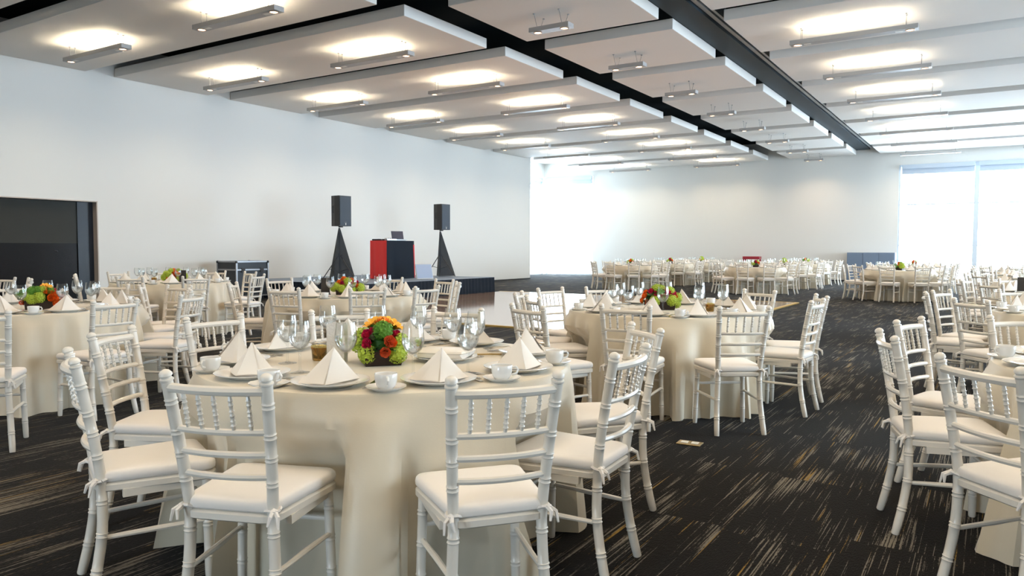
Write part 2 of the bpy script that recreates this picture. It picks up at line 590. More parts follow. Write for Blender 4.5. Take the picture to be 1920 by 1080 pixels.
def make_lamp(length, up):
    r = empty('pendant_lamp')
    wd = .19
    hb = MB()
    hb.box((0, 0, -.026), (length, wd, .014))
    for q in (-1, 1):
        hb.box((0, q * (wd / 2 - .006), .011), (length, .012, .06))
        hb.box((q * (length / 2 - .14), 0, .011), (.28, wd - .024, .06))
    if not up:
        hb.box((0, 0, .011), (length - .2, wd - .024, .06))
    hb.build('housing', 'lamp', r, (0, 0, .045), smooth=False)
    for s in (-1, 1):
        xs = s * (length / 2 - .12)
        rg = MB(); rg.lathe([(.066, .004), (.072, -.005), (.064, -.010), (.056, -.002)], 20); so = rg.build('spotlight', 'lens_ring', r, (xs, 0, .012))
        ln = MB(); ln.lathe([(.0005, -.004), (.055, -.002)], 20); ln.build('lens', 'lamp_spot', so)
        sl = bpy.data.lights.new('spotlight_beam', 'SPOT')
        sl.energy = SPOT_W if up else SPOT_W * .7
        sl.color = (1., .83, .61) if up else (1., .74, .50)
        sl.spot_size, sl.spot_blend, sl.shadow_soft_size = math.radians(150), 1.0, .04
        lo = bpy.data.objects.new('spotlight_beam', sl)
        C.objects.link(lo)
        lo.parent, lo.location = r, (xs, 0, -.002)
        for sy in (-1, 1):
            wr = MB(); wr.tube([(xs * .93, sy * .05, .075), (xs * .93, sy * (.05 if up else .16), ZP - LZ)], .004, 5)
            wr.lathe([(.018, 0), (.018, -.012)], 8, (xs * .93, sy * (.05 if up else .16), ZP - LZ), cap=True)
            wr.build('suspension_wire', 'wire', r)
        if up:
            dw = MB(); dw.box((s * (length / 2 - .28), 0, .012), (.12, .07, .006)); dw.build('side_diffuser', 'lamp_window', r, smooth=False)
    if up:
        tb = MB(); tb.tube([(-length / 2 + .32, 0, .06), (length / 2 - .32, 0, .06)], .016, 8); tb.build('lamp_tube', 'lamp_tube', r)
    learn(r)
    return r


DIM = {}


def dimmed(l):
    if l.name not in DIM and l not in DIM.values():
        d = l.copy(); d.energy = l.energy * .3; DIM[l.name] = d
    return DIM.get(l.name, l)


lampA = make_lamp(2.0, True)
lampB = make_lamp(.74, False)
usedA = usedB = False
for row, (x, up, rn) in enumerate(((-14.3, True, 'under the wide row, wall side'), (-10.25, True, 'under the wide row, floor side'), (-6.27, False, 'in the narrow row'), (-2.15, True, 'in the window-side row'), (1.75, True, 'in the second window-side row'))):
    for k in range(-3, 9):  # rows continued out of view are added to light the near tables
        src = lampA if up else lampB
        if up:
            o = dup(src) if usedA else src; usedA = True
        else:
            o = dup(src) if usedB else src; usedB = True
        o.location = (x, PY0 + PITCHY * k, LZ)
        if k >= 3:          # meant to lower the far beams so the window end renders cooler
            for c in o.children:
                for q in c.children:
                    if q.type == 'LIGHT':
                        q.data = dimmed(q.data)
        f0 = (0, 0, 1, 1, 6)[row]
        which = f'{ORD[k - f0]} from the camera' if k >= f0 else f'{ORD[f0 - k - 1]} unseen overhead'
        tag(o, f'{"slim grey" if up else "short grey"} pendant lamp {rn}, {which}', 'pendant lamp', 'pendant lamps' if up else 'short pendant lamps')

# ------------------------------------------------------------------ dance floor, stage and what stands there
DF = (-12.44, -4.0, 10.45, 18.95)
df = empty('dance_floor', ((DF[0] + DF[1]) / 2, (DF[2] + DF[3]) / 2, 0))
tag(df, 'pale glossy parquet dance floor with a gold edge beside the stage', 'dance floor')
cx, cy = (DF[0] + DF[1]) / 2, (DF[2] + DF[3]) / 2
b = MB(); b.box((0, 0, .011), (DF[1] - DF[0], DF[3] - DF[2], .022)); b.build('parquet', 'parquet', df, smooth=False)
b = MB()
hx, hy = (DF[1] - DF[0]) / 2, (DF[3] - DF[2]) / 2
b.box((0, -hy - .04, .012), (2 * hx + .16, .08, .026)); b.box((0, hy + .04, .012), (2 * hx + .16, .08, .026)); b.box((hx + .04, 0, .012), (.08, 2 * hy, .026))
b.build('edge_trim', 'gold_trim', df, smooth=False)

STZ = .45
st = empty('stage_platform', (-14.72, 14.0, 0))
tag(st, 'low stage along the white wall with a pleated black skirt', 'stage')
SX0, SX1, SY0, SY1 = -2.2, 2.2, -.85, 4.7
b = MB(); b.box(((SX0 + SX1) / 2, (SY0 + SY1) / 2, STZ - .02), (SX1 - SX0, SY1 - SY0, .04)); b.build('deck', 'hall_panel', st, smooth=False)
b = MB()
path = []
per = [(SX0, SY0), (SX1, SY0), (SX1, SY1), (SX0, SY1)]
for (ax, ay), (bx, by) in zip(per, per[1:]):
    L = math.hypot(bx - ax, by - ay); n = int(L / .018)
    nx, ny = (by - ay) / L, -(bx - ax) / L
    for i in range(n):
        t = i / n
        path.append((ax + (bx - ax) * t, ay + (by - ay) * t, nx, ny, t * L))
ringT, ringB = [], []
for x, y, nx, ny, q in path:
    a = .008 * math.sin(q * 2 * PI / .16 + 1.5 * math.sin(q * 3.1)) + .008
    ringT.append((x + nx * a * .4, y + ny * a * .4, STZ - .005)); ringB.append((x + nx * a * 2.4, y + ny * a * 2.4, .004))
b.rings([ringT, [tuple((u * .4 + v * .6) for u, v in zip(p, q)) for p, q in zip(ringT, ringB)], ringB], closed_u=False, cap=False)
b.build('skirt', 'black_cloth', st)


def speaker(x, y, z, rz, label):
    r = empty('loudspeaker', (x, y, z), rz)
    tag(r, label, 'loudspeaker', 'loudspeakers on tripod stands')
    k = MB()      # front faces local -Y
    k.prism([(-.2, -.17), (.2, -.17), (.2, .0), (.15, .17), (-.15, .17), (-.2, .0)], 0, .76); k.bevel(.015, 2)
    k.build('cabinet', 'black', r, smooth=False)
    k = MB(); k.box((0, -.175, .38), (.37, .02, .72)); k.bevel(.008, 2); k.build('grille', 'grille', r, smooth=False)
    k = MB(); k.lathe([(.0005, -.006), (.026, -.005), (.026, .002)], 14); bmesh.ops.transform(k.bm, matrix=Matrix.Translation((0, -.186, .085)) @ Matrix.Rotation(PI / 2, 4, 'X'), verts=k.bm.verts)
    k.box((0, -.187, .05), (.016, .006, .05)); k.build('badge', 'outlet', r)
    k = MB(); k.tube([(-.155, .05, .52), (-.215, .05, .5), (-.215, .05, .34), (-.155, .05, .32)], .012, 8); k.build('carry_handle', 'black', r)
    k = MB(); k.lathe([(.06, -.03), (.06, 0)], 14, cap=True); k.build('pole_cup', 'black', r)
    return r


def speaker_stand(x, y, z0, h, rz, label):
    r = empty('speaker_stand', (x, y, z0), rz)
    tag(r, label, 'speaker stand', 'black tripod speaker stands')
    k = MB(); k.tube([(0, 0, .12), (0, 0, h * .55), (0, 0, h * .55 + .01), (0, 0, h)], [.022, .022, .016, .016], 10); k.build('pole', 'black', r)
    k = MB(); k.lathe([(.03, .62), (.034, .62), (.034, .72), (.03, .72)], 12, cap=True); k.tube([(.03, 0, .67), (.075, 0, .67)], .01, 6); k.build('collar', 'black', r)
    for a in (210, 330, 90):
        ca, sa = math.cos(math.radians(a)), math.sin(math.radians(a))
        k = MB(); k.tube([(ca * .03, sa * .03, .66), (ca * .5, sa * .5, .015)], .013, 8); k.tube([(ca * .02, sa * .02, .25), (ca * .28, sa * .28, .32)], .008, 6); k.build('leg', 'black', r)
    return r


def scrim(root, h, verts, z1):
    """a black stretch cover hung from the top of the stand"""
    k = MB()
    n = 10
    R = []
    for i in range(n + 1):
        t = i / n
        R.append([(vx * t + .02 * (1 - t) * (1 if vx > 0 else -1), vy * t, h * (1 - t) + z1 * t) for vx, vy in verts])
    # refine each side with a slight inward sag
    R2 = []
    for i, ring in enumerate(R):
        t = i / n
        rr = []
        for (a, bq) in zip(ring, ring[1:] + ring[:1]):
            for j in range(5):
                u = j / 5
                sag = 1 - .16 * math.sin(PI * u) * math.sin(PI * min(1, t * 1.05))
                rr.append(((a[0] * (1 - u) + bq[0] * u) * sag, (a[1] * (1 - u) + bq[1] * u) * sag, a[2]))
        R2.append(rr)
    k.rings(R2, True, False)
    k.build('scrim', 'scrim', root)


SPX, SP1, SP2 = -14.0, 13.86, 18.0
for y, lab, lab2, first in ((SP1, 'black loudspeaker on the stand nearer the flight case', 'draped black tripod stand nearer the flight case', True),
                            (SP2, 'black loudspeaker on the stand at the window end of the stage', 'draped black tripod stand at the window end of the stage', False)):
    s = speaker_stand(SPX, y, STZ, 1.36, math.radians(40), lab2)
    if first:
        scrim(s, 1.36, [(.40, .04), (-.30, .30), (-.12, -.30)], .02)
    else:
        scrim(s, 1.36, [(.46, .16), (-.10, .34), (-.06, -.30)], .02)
    speaker(SPX + .03, y + .02, STZ + 1.40, math.radians(88), lab)

# DJ table with drapes, laptop, small deck
dj = empty('dj_table', (-14.28, 16.18, STZ))
tag(dj, 'tall draped music table on the stage, red side and black front', 'table')
b = MB(); b.box((0, 0, 1.045), (.58, 1.16, .03)); b.bevel(.006, 1); b.build('tabletop', 'black', dj, smooth=False)
b = MB(); b.box((0, 0, .516), (.575, 1.16, 1.03)); b.build('inner_frame', 'black', dj, smooth=False)
def drape(parent, name, mt, p0, p1, nrm, z0, z1, waves, amp, flare=0.):
    k = MB(); n = 60
    T, B, Mi = [], [], []
    for i in range(n + 1):
        t = i / n
        x = p0[0] + (p1[0] - p0[0]) * t; y = p0[1] + (p1[1] - p0[1]) * t
        a = amp * (1 + math.sin(t * 2 * PI * waves + 1.3 * math.sin(t * 5)))
        T.append((x + nrm[0] * .004, y + nrm[1] * .004, z1)); Mi.append((x + nrm[0] * (a * .6 + flare * .5), y + nrm[1] * (a * .6 + flare * .5), (z0 + z1) / 2)); B.append((x + nrm[0] * (a + flare), y + nrm[1] * (a + flare), z0))
    k.rings([T, Mi, B], False, False)
    return k.build(name, mt, parent)
drape(dj, 'red_side_drape', 'red_cloth', (-.29, -.585), (.315, -.585), (0, -1), .01, 1.06, 3, .008, .012)
drape(dj, 'black_front_drape', 'black_cloth', (.295, -.583), (.295, .54), (1, 0), .01, 1.06, 2.5, .006, .04)
drape(dj, 'red_edge_drape', 'red_cloth', (.292, .5), (.292, .60), (1, 0), .01, .95, 1, .004, .03)
drape(dj, 'back_drape', 'black_cloth', (.29, .588), (-.29, .588), (0, 1), .01, 1.06, 3, .01, .03)
TZ = STZ + 1.062
lp = empty('laptop', (-14.22, 16.42, TZ), math.radians(64))
tag(lp, 'open dark blue laptop on the draped music table', 'laptop')
b = MB(); b.box((0, 0, .03), (.36, .25, .02)); b.box((0, 0, .01), (.3, .2, .02)); b.bevel(.004, 1); b.build('keyboard_base', 'silver', lp, smooth=False)
b = MB(); b.box((0, 0, .13), (.36, .012, .25)); b.bevel(.004, 1); o = b.build('screen_lid', 'dark_screen', lp, (0, .12, .03), smooth=False); o.rotation_euler = (math.radians(-18), 0, 0)
mxr = empty('mixing_console', (-14.2, 15.97, TZ), math.radians(80))
tag(mxr, 'small silver mixing console beside the open laptop', 'mixer')
b = MB(); b.box((0, 0, .025), (.34, .22, .05)); b.bevel(.006, 1); b.build('console_body', 'silver', mxr, smooth=False)
for i in range(5):
    b = MB(); b.lathe([(.012, 0), (.010, .022), (.0005, .022)], 10); b.build('knob', 'black', mxr, (-.12 + i * .06, .04, .05))
cdp = empty('media_player', (-14.36, 15.70, TZ), math.radians(10))
tag(cdp, 'flat black player on the red draped end of the music table', 'media player')
b = MB(); b.box((0, 0, .02), (.3, .2, .04)); b.bevel(.006, 1); b.build('player_body', 'black', cdp, smooth=False)
b = MB(); b.lathe([(.06, 0), (.06, .006), (.0005, .006)], 18); b.build('jog_wheel', 'silver', cdp, (.04, 0, .04))

mon = empty('monitor', (-12.86, 15.82, STZ + .012), math.radians(72))
tag(mon, 'tilted pale blue screen leaning at the edge of the stage', 'monitor')
b = MB(); b.box((0, 0, .21), (.52, .03, .42)); b.bevel(.006, 1); o = b.build('bezel', 'silver', mon, (0, -.06, .012), smooth=False); o.rotation_euler = (math.radians(-14), 0, 0)
b = MB(); b.box((0, -.017, .215), (.485, .004, .37)); o2 = b.build('screen_panel', 'screen', o, smooth=False)
b = MB(); b.tube([(0, .0, .25), (0, .14, .0)], .012, 6); b.build('prop', 'black', mon)

# flight case
fc = empty('flight_case', (-15.86, 12.38, 0))
tag(fc, 'black flight case with aluminium edges standing against the white wall', 'flight case')
FX, FY, FZ = .72, .94, .97
b = MB(); b.box((0, 0, .10 + (FZ - .10) / 2), (FX - .01, FY - .01, FZ - .1)); b.build('case_body', 'case', fc, smooth=False)
b = MB()
for sx in (-1, 1):
    for sy in (-1, 1):
        b.box((sx * FX / 2, sy * FY / 2, .54), (.035, .035, .88))
for z in (.115, .76, FZ - .012):
    for sx in (-1, 1):
        b.box((sx * FX / 2, 0, z), (.02, FY, .035))
        b.box((0, sx * FY / 2, z), (FX, .02, .035))
b.build('edging', 'alu', fc, smooth=False)
for sx in (-1, 1):
    for sy in (-1, 1):
        for z in (.12, FZ - .02):
            b = MB(); b.lathe([(.0005, -.035), (.025, -.025), (.035, 0), (.025, .025), (.0005, .035)], 10); b.build('ball_corner', 'case', fc, (sx * FX / 2, sy * FY / 2, z))
        b = MB(); b.tube([(-.02, 0, .045), (.02, 0, .045)], .045, 12); b.build('caster', 'black', fc, (sx * .27, sy * .36, 0))
for sy in (-.28, .28):
    b = MB(); b.box((FX / 2 + .012, sy, .75), (.012, .11, .11)); b.build('latch', 'stand_black', fc, smooth=False)

# low cabinet and red lacquered rail by the far wall, floor socket
cb = empty('low_cabinet', (-4.19, YF - .26, 0))
tag(cb, 'long blue grey cabinet against the far wall beside the window', 'cabinet')
b = MB(); b.box((0, 0, .62), (1.76, .48, 1.12)); b.bevel(.008, 1); b.build('cabinet_body', 'hall_panel', cb, smooth=False)
for i in range(3):
    b = MB(); b.box((-.58 + i * .58, -.248, .62), (.56, .02, 1.06)); b.bevel(.004, 1); b.build('cabinet_door', 'hall_panel', cb, smooth=False)
b = MB(); b.box((0, .02, .03), (1.66, .4, .06)); b.build('plinth', 'black', cb, smooth=False)
rd = empty('console_table', (-8.9, YF - .45, 0))
tag(rd, 'narrow red console table against the far white wall', 'console table')
b = MB(); b.box((0, 0, .93), (.72, .36, .12)); b.bevel(.008, 1); b.build('tabletop', 'rail_red', rd, smooth=False)
for sx in (-1, 1):
    for sy in (-1, 1):
        b = MB(); b.box((sx * .32, sy * .14, .435), (.05, .05, .87)); b.build('leg', 'rail_red', rd, smooth=False)
fo = empty('floor_socket', (-1.67, 4.83, 0), math.radians(4))
tag(fo, 'small brass floor socket plate in the carpet between the tables', 'floor socket')
b = MB(); b.box((0, 0, .004), (.16, .10, .008)); b.bevel(.002, 1); b.build('plate', 'brass', fo, smooth=False)
for sx in (-1, 1):
    b = MB(); b.box((sx * .035, 0, .0095), (.045, .05, .003)); b.build('socket_lid', 'outlet', fo, smooth=False)

# ------------------------------------------------------------------ chiavari chair
def post_y(z):
    if z < .30:
        return -.185 - .052 * ((.30 - z) / .30) ** 1.5
    if z > .43:
        return -.185 - .08 * ((z - .43) / .475) ** 1.3
    return -.185
def post_x(z):
    if z < .43:
        return .148 + .022 * ((.43 - z) / .43) ** 1.3
    return .148 + .027 * ((z - .43) / .475)


def turned(fn, z0, z1, r, rings, n=10, finial=False, taper=0.):
    """a turned post: stations along z with small double rings"""
    st = [(z0, r * .8), (z0 + .004, r * .92)]
    k = max(4, int((z1 - z0) / .05))
    st += [(z0 + (z1 - z0) * i / k, r * (1 - taper * abs(.5 - i / k))) for i in range(1, k + 1)]
    for q in rings:
        for dz in (-.007, .007):
            st += [(q + dz - .0035, r), (q + dz, r * (1.45 if r < .01 else 1.14)), (q + dz + .0035, r)]
    st = sorted(st)
    if finial:
        e = z1
        st += [(e + .003, r * 1.16), (e + .008, r * 1.16), (e + .011, r * .86), (e + .015, r * .86), (e + .019, r * 1.1), (e + .027, r * 1.05), (e + .034, r * .75), (e + .038, r * .3)]
    m = MB()
    m.tube([fn(z) for z, _ in st], [q for _, q in st], n)
    return m


def bowed(z, xa, ya, bow, r, n=8, seg=10):
    m = MB()
    m.tube([(xa * (2 * i / seg - 1), ya - bow * (1 - (2 * i / seg - 1) ** 2), z) for i in range(seg + 1)], r, n)
    return m


def seat_outline(g=0., seg=5, rad=.05):
    pts = [(-.165 - g, -.20 - g), (.165 + g, -.20 - g), (.205 + g, .20 + g), (-.205 - g, .20 + g)]
    out = []
    for i, p in enumerate(pts):
        a = Vector(pts[i - 1]) - Vector(p); c = Vector(pts[(i + 1) % 4]) - Vector(p)
        a.normalize(); c.normalize()
        for k in range(seg + 1):
            t = k / seg
            q = Vector(p) + a * rad * (1 - t) ** 2 + c * rad * t ** 2
            out.append((q.x, q.y))
    # a gentle bow on the front edge
    return [(x, y + (.018 * (1 - (x / .2) ** 2) if y > .15 else 0) - (.014 * max(0, 1 - (x / .165) ** 2) if y < -.15 else 0)) for x, y in out]


def chair_parts():
    P = []
    m = MB()
    o0, o1 = seat_outline(0), seat_outline(-.012)
    m.rings([[(x, y, .405) for x, y in o1], [(x, y, .412) for x, y in o0], [(x, y, .432) for x, y in o0], [(x, y, .442) for x, y in o1]])
    m.box((0, .168, .395), (.33, .022, .03)); m.box((-.168, .02, .398), (.022, .28, .03)); m.box((.168, .02, .398), (.022, .28, .03))
    P.append(('seat_frame', m.mesh('seat_frame', 'chair'), ()))
    m = MB()
    R = []
    co_ = seat_outline(0, 5, .045)
    for z, g in ((.443, .97), (.448, .994), (.460, 1.0), (.472, .99), (.480, .96), (.4845, .88), (.487, .74), (.488, .45), (.488, .15)):
        R.append([(x * g, y * g, z) for x, y in co_])
    m.rings(R)
    tie = []
    for sx in (-1, 1):
        t = MB()
        t.tube([(sx * .148 + .024 * math.cos(a), -.186 + .024 * math.sin(a), .452 + .004 * math.sin(3 * a)) for a in [i * 2 * PI / 10 for i in range(11)]], .006, 5)
        t.tube([(sx * .165, -.205, .452), (sx * .185, -.222, .44), (sx * .19, -.23, .405)], [.009, .007, .004], 5)
        t.tube([(sx * .16, -.208, .452), (sx * .165, -.232, .442), (sx * .158, -.24, .415)], [.009, .007, .004], 5)
        t.lathe([(.001, -.012), (.012, -.006), (.013, .004), (.001, .012)], 6, (sx * .163, -.206, .452))
        tie.append(('tie', t.mesh('tie', 'cushion'), ()))
    P.append(('cushion', m.mesh('cushion', 'cushion'), tie))
    for sx in (-1, 1):
        m = turned(lambda z, sx=sx: (sx * post_x(z), post_y(z), z), 0., .868, .0188, (.12, .25, .37, .54, .625, .70, .80), finial=True)
        P.append(('back_post', m.mesh('back_post', 'chair'), ()))
        m = turned(lambda z, sx=sx: (sx * (.172 + .012 * (1 - z / .41)), .168 + .006 * (1 - z / .41), z), 0., .41, .0175, (.11, .23, .345))
        P.append(('leg', m.mesh('leg', 'chair'), ()))
    m = bowed(.848, post_x(.848), post_y(.848), .03, .0158); P.append(('top_rail', m.mesh('top_rail', 'chair'), ()))
    for z in (.712, .637, .562):
        m = bowed(z, post_x(z), post_y(z), .026, .0115); P.append(('back_rail', m.mesh('back_rail', 'chair'), ()))
    for i in range(5):
        u = (i - 2) / 2.9
        def fn(z, u=u):
            return (u * (.160 + .02 * (z - .712)), post_y(z) - .027 * (1 - u * u), z)
        m = turned(fn, .712, .848, .0068, (.742, .775, .81), n=6, taper=.5)
        P.append(('spindle', m.mesh('spindle', 'chair'), ()))
    for sx in (-1, 1):
        m = MB(); m.tube([(sx * .178, .17, .245), (sx * .163, 0, .242), (sx * .152, -.19, .238)], [.009, .011, .009], 8); P.append(('stretcher', m.mesh('stretcher', 'chair'), ()))
    m = MB(); m.tube([(-.175, .17, .30), (0, .17, .30), (.175, .17, .30)], [.009, .011, .009], 8); P.append(('stretcher', m.mesh('stretcher', 'chair'), ()))
    return P


CP = chair_parts()
# the same chair as one mesh for the distant tables
fm = bmesh.new()
for nme, me, sub in CP:
    n0 = len(fm.faces)
    fm.from_mesh(me)
    for q, sme, _ in sub:
        fm.from_mesh(sme)
    fm.faces.ensure_lookup_table()
    if nme == 'cushion':
        for f in fm.faces[n0:]:
            f.material_index = 1
FAR_CHAIR = bpy.data.meshes.new('chiavari_chair')
fm.to_mesh(FAR_CHAIR); fm.free()
FAR_CHAIR.materials.append(M['chair']); FAR_CHAIR.materials.append(M['cushion'])
FAR_CHAIR.set_sharp_from_angle(angle=math.radians(38))


def new_chair(detail):
    if not detail:
        return place('chiavari_chair', FAR_CHAIR)
    r = empty('chiavari_chair')
    for nme, me, sub in CP:
        o = place(nme, me, r)
        for q, sme, _ in sub:
            place(q, sme, o)
    return r


# ------------------------------------------------------------------ tableware prototypes
def lathe_mesh(name, prof, mt, n=28):
    m = MB(); m.lathe(prof, n)
    return m.mesh(name, mt)


ME = {}
ME['plate'] = lathe_mesh('dinner_plate', [(.0005, .004), (.085, .004), (.088, .0), (.092, .0), (.10, .006), (.145, .018), (.150, .021), (.1505, .0235), (.147, .0235), (.102, .0125), (.092, .0085), (.0005, .0075)], 'china', 40)
ME['saucer'] = lathe_mesh('saucer', [(.0005, .003), (.045, .003), (.048, 0), (.052, .003), (.075, .014), (.0765, .0165), (.074, .0165), (.05, .0075), (.03, .006), (.0005, .006)], 'china', 28)
ME['cup'] = lathe_mesh('coffee_cup', [(.0005, .002), (.024, .002), (.026, 0), (.028, .002), (.037, .014), (.041, .03), (.0425, .056), (.0415, .0575), (.0395, .056), (.038, .03), (.033, .014), (.0005, .008)], 'china', 28)
m = MB(); m.tube([(.040, 0, .048), (.058, 0, .05), (.066, 0, .038), (.060, 0, .024), (.040, 0, .018)], .0045, 7); ME['cup_handle'] = m.mesh('cup_handle', 'china')
ME['wine'] = lathe_mesh('wine_glass', [(.0005, .003), (.02, .002), (.034, .0), (.0345, .0015), (.02, .0045), (.006, .009), (.0042, .02), (.004, .07), (.006, .084), (.016, .094), (.029, .110), (.0375, .133), (.0385, .15), (.0355, .182), (.032, .208), (.0312, .208), (.0348, .182), (.0376, .15), (.0366, .133), (.028, .112), (.012, .094), (.0005, .09)], 'glass', 24)
ME['water'] = lathe_mesh('water', [(.0005, .0905), (.0115, .0945), (.0274, .1125), (.0358, .1335), (.0368, .15), (.0366, .153), (.0005, .153)], 'water', 20)


def napkin_mesh(seed):
    r = random.Random(seed)
    A = Vector((r.uniform(-.02, .02), .015, .122 + r.uniform(-.008, .010)))
    base = [Vector((r.uniform(-.05, .05), -.085, 0)), Vector((.122, .01, 0)), Vector((.0, .075, 0)), Vector((-.122, .01, 0))]
    m = MB()
    n, k = 6, 7
    rings = []
    for i in range(n + 1):
        s = i / n
        ring = []
        for e in range(4):
            p, q = base[e], base[(e + 1) % 4]
            for j in range(k):
                t = j / k
                bpt = p.lerp(q, t)
                bulge = 1 + (.05 if e in (0, 3) else -.04) * math.sin(PI * t)
                v = Vector((bpt.x * bulge, bpt.y * bulge, 0)).lerp(A, s ** (.88 if e in (1, 2) else .95))
                v.z = A.z * (s ** 1.05) + .002 + .006 * math.sin(PI * s) * math.sin(PI * t)
                ring.append(v)
        if s == 1:
            ring = [A + (v - A) * .02 + (Vector(base[0]).lerp(base[1], 0) * 0) for v in ring]
            ring = [A + Vector((.003 * math.cos(a * 2 * PI / len(ring)), .003 * math.sin(a * 2 * PI / len(ring)), 0)) for a in range(len(ring))]
        rings.append(ring)
    m.rings(rings, True, True)
    # a second leaf of cloth lying on one flank
    off = Vector((.0, -.006, .002))
    sgn = 1 if seed % 2 else -1
    f = base[0]; sd = base[1] if sgn > 0 else base[3]
    R2 = []
    for i in range(7):
        s = i / 6 * .97
        R2.append([(Vector(f).lerp(sd, .06 + t * .5) * 1.05).lerp(A, s) * 1.0 + off + Vector((0, 0, .004 + A.z * (s ** 1.08 - s))) for t in (0, .5, 1)])
    m.rings(R2, False, False)
    return m.mesh('napkin', 'napkin')


NAP = [napkin_mesh(i) for i in range(4)]


def cutlery():
    out = {}
    m = MB(); m.rings([[(w_, y, z + t) for w_, t in ((-w, 0), (w, 0), (w, .0022), (-w, .0022))] for y, w, z in ((-.10, .006, 0), (-.06, .0045, .001), (.01, .003, .004), (.03, .004, .004), (.045, .010, .003), (.06, .0105, .003))])
    for i in range(4):
        m.box((-.0082 + i * .0055, .08, .0045), (.0028, .042, .0022))
    out['fork'] = m.mesh('fork', 'steel')
    m = MB(); m.rings([[(w_, y, z + t) for w_, t in ((-w, 0), (w, 0), (w, .0025), (-w, .0025))] for y, w, z in ((-.11, .007, 0), (-.06, .006, 0), (-.01, .005, .0005), (0, .009, .0005), (.08, .009, .0005), (.105, .003, .0005))])
    out['knife'] = m.mesh('knife', 'steel')
    m = MB(); m.rings([[(w_, y, z + t) for w_, t in ((-w, 0), (w, 0), (w, .002), (-w, .002))] for y, w, z in ((-.09, .006, 0), (-.05, .0045, .001), (.02, .003, .004), (.035, .008, .003), (.05, .014, .0015), (.068, .013, .0015), (.08, .005, .004))])
    out['spoon'] = m.mesh('spoon', 'steel')
    return out


ME.update(cutlery())


# ------------------------------------------------------------------ flowers
def petal_cup(m, r, h, k, tilt, seed):
    rr = random.Random(seed)
    for i in range(k):
        a = 2 * PI * i / k + rr.uniform(-.2, .2)
        ca, sa = math.cos(a), math.sin(a)
        rows = []
        for s in (0, .35, .7, 1):
            d = r * (.25 + .75 * s ** .8)
            z = h * (s ** 1.2) * (1 if s < .9 else .96)
            wdt = r * .85 * math.sin(PI * (.12 + .74 * s))
            rows.append([(ca * d * (1 - .22 * u * u) - sa * wdt * u, sa * d * (1 - .22 * u * u) + ca * wdt * u, z + .0006 * rr.random()) for u in (-1, -.4, .4, 1)])
        m.rings(rows, False, False)


def rose_mesh(mt, seed):
    m = MB()
    for l, (r, h) in enumerate(((.020, .010), (.016, .016), (.0115, .019), (.007, .021), (.0035, .021))):
        petal_cup(m, r, h, 5 if l < 3 else 3, 0, seed + l)
    return m.mesh('rose', mt)


def hydrangea_mesh(mt, seed, R=.034, n=58):
    rr = random.Random(seed)
    m = MB()
    m.lathe([(.0005, -R * .7), (R * .7, -R * .4), (R * .86, .1 * R), (R * .6, R * .66), (.0005, R * .86)], 12)
    for i in range(n):
        z = 1 - 1.6 * (i + .5) / n
        a = i * 2.39996
        q = math.sqrt(max(0, 1 - z * z))
        N = Vector((q * math.cos(a), q * math.sin(a), z))
        t = N.cross(Vector((.3, .2, .9))).normalized(); b2 = N.cross(t)
        c = N * R * (1 + rr.uniform(-.08, .08))
        s = R * .24
        ph = rr.random() * 2
        for k in range(4):
            aa = ph + k * PI / 2
            e = t * math.cos(aa) + b2 * math.sin(aa)
            f2 = t * math.cos(aa + PI / 2) + b2 * math.sin(aa + PI / 2)
            m.poly([c, c + e * s * .7 + f2 * s * .5 + N * .001, c + e * s * 1.15 + N * .003, c + e * s * .7 - f2 * s * .5 + N * .001])
    return m.mesh('hydrangea', mt)


def lily_mesh(mt, seed):
    m = MB(); rr = random.Random(seed)
    for k in range(6):
        a = k * PI / 3 + rr.uniform(-.1, .1); ca, sa = math.cos(a), math.sin(a)
        rows = []
        for s in (0, .3, .6, .85, 1):
            d = .004 + .024 * s; z = .020 * math.sin(s * 1.9) ; wd = .009 * math.sin(PI * min(1, .1 + .86 * s)) + .0008
            rows.append([(ca * d - sa * wd * u, sa * d + ca * wd * u, z + .002 * abs(u)) for u in (-1, 0, 1)])
        m.rings(rows, False, False)
    return m.mesh('lily', mt)


def foliage_mesh(mt, seed, n, spread, h0, h1):
    rr = random.Random(seed)
    m = MB()
    for i in range(n):
        a = rr.uniform(0, 2 * PI); el = rr.uniform(-.25, 1.2)
        d = Vector((math.cos(a) * math.cos(el), math.sin(a) * math.cos(el), math.sin(el)))
        p = Vector((d.x * spread * rr.uniform(.5, .85), d.y * spread * rr.uniform(.5, .85), h0 + (h1 - h0) * max(0, d.z) * rr.uniform(.6, .95)))
        s = d.cross(Vector((rr.uniform(-.3, .3), rr.uniform(-.3, .3), 1))).normalized()
        L, W = rr.uniform(.03, .05), rr.uniform(.010, .017)
        up = s.cross(d)
        rows = [[p + d * L * t + s * W * math.sin(PI * (.06 + .9 * t)) * u + up * (.004 * math.sin(3 * t) - abs(u) * -.002) for u in (-1, 0, 1)] for t in (0, .35, .7, 1)]
        m.rings(rows, False, False)
    m.lathe([(.0005, h0 - .01), (spread * .72, h0), (spread * .75, (h0 + h1) / 2 - .01), (spread * .4, h1 - .03), (.0005, h1 - .022)], 14)
    return m.mesh('foliage', mt)


ROSE = {c: rose_mesh(c, 5) for c in ('orange', 'coral', 'pink')}
HYD = hydrangea_mesh('lime', 3)
MUM = hydrangea_mesh('moss', 9, .036, 90)
LILY = lily_mesh('yellow', 2)
FOL = foliage_mesh('leaf', 4, 150, .104, .07, .178)


def box_mesh():
    m = MB()
    m.rings([[(sx * a, sy * a, z) for sx, sy in ((-1, -1), (1, -1), (1, 1), (-1, 1))] for a, z in ((.078, 0), (.080, .002), (.084, .07), (.084, .075), (.078, .075), (.075, .06))], True, True)
    return m.mesh('planter_box', 'wood_box')


BOX = box_mesh()


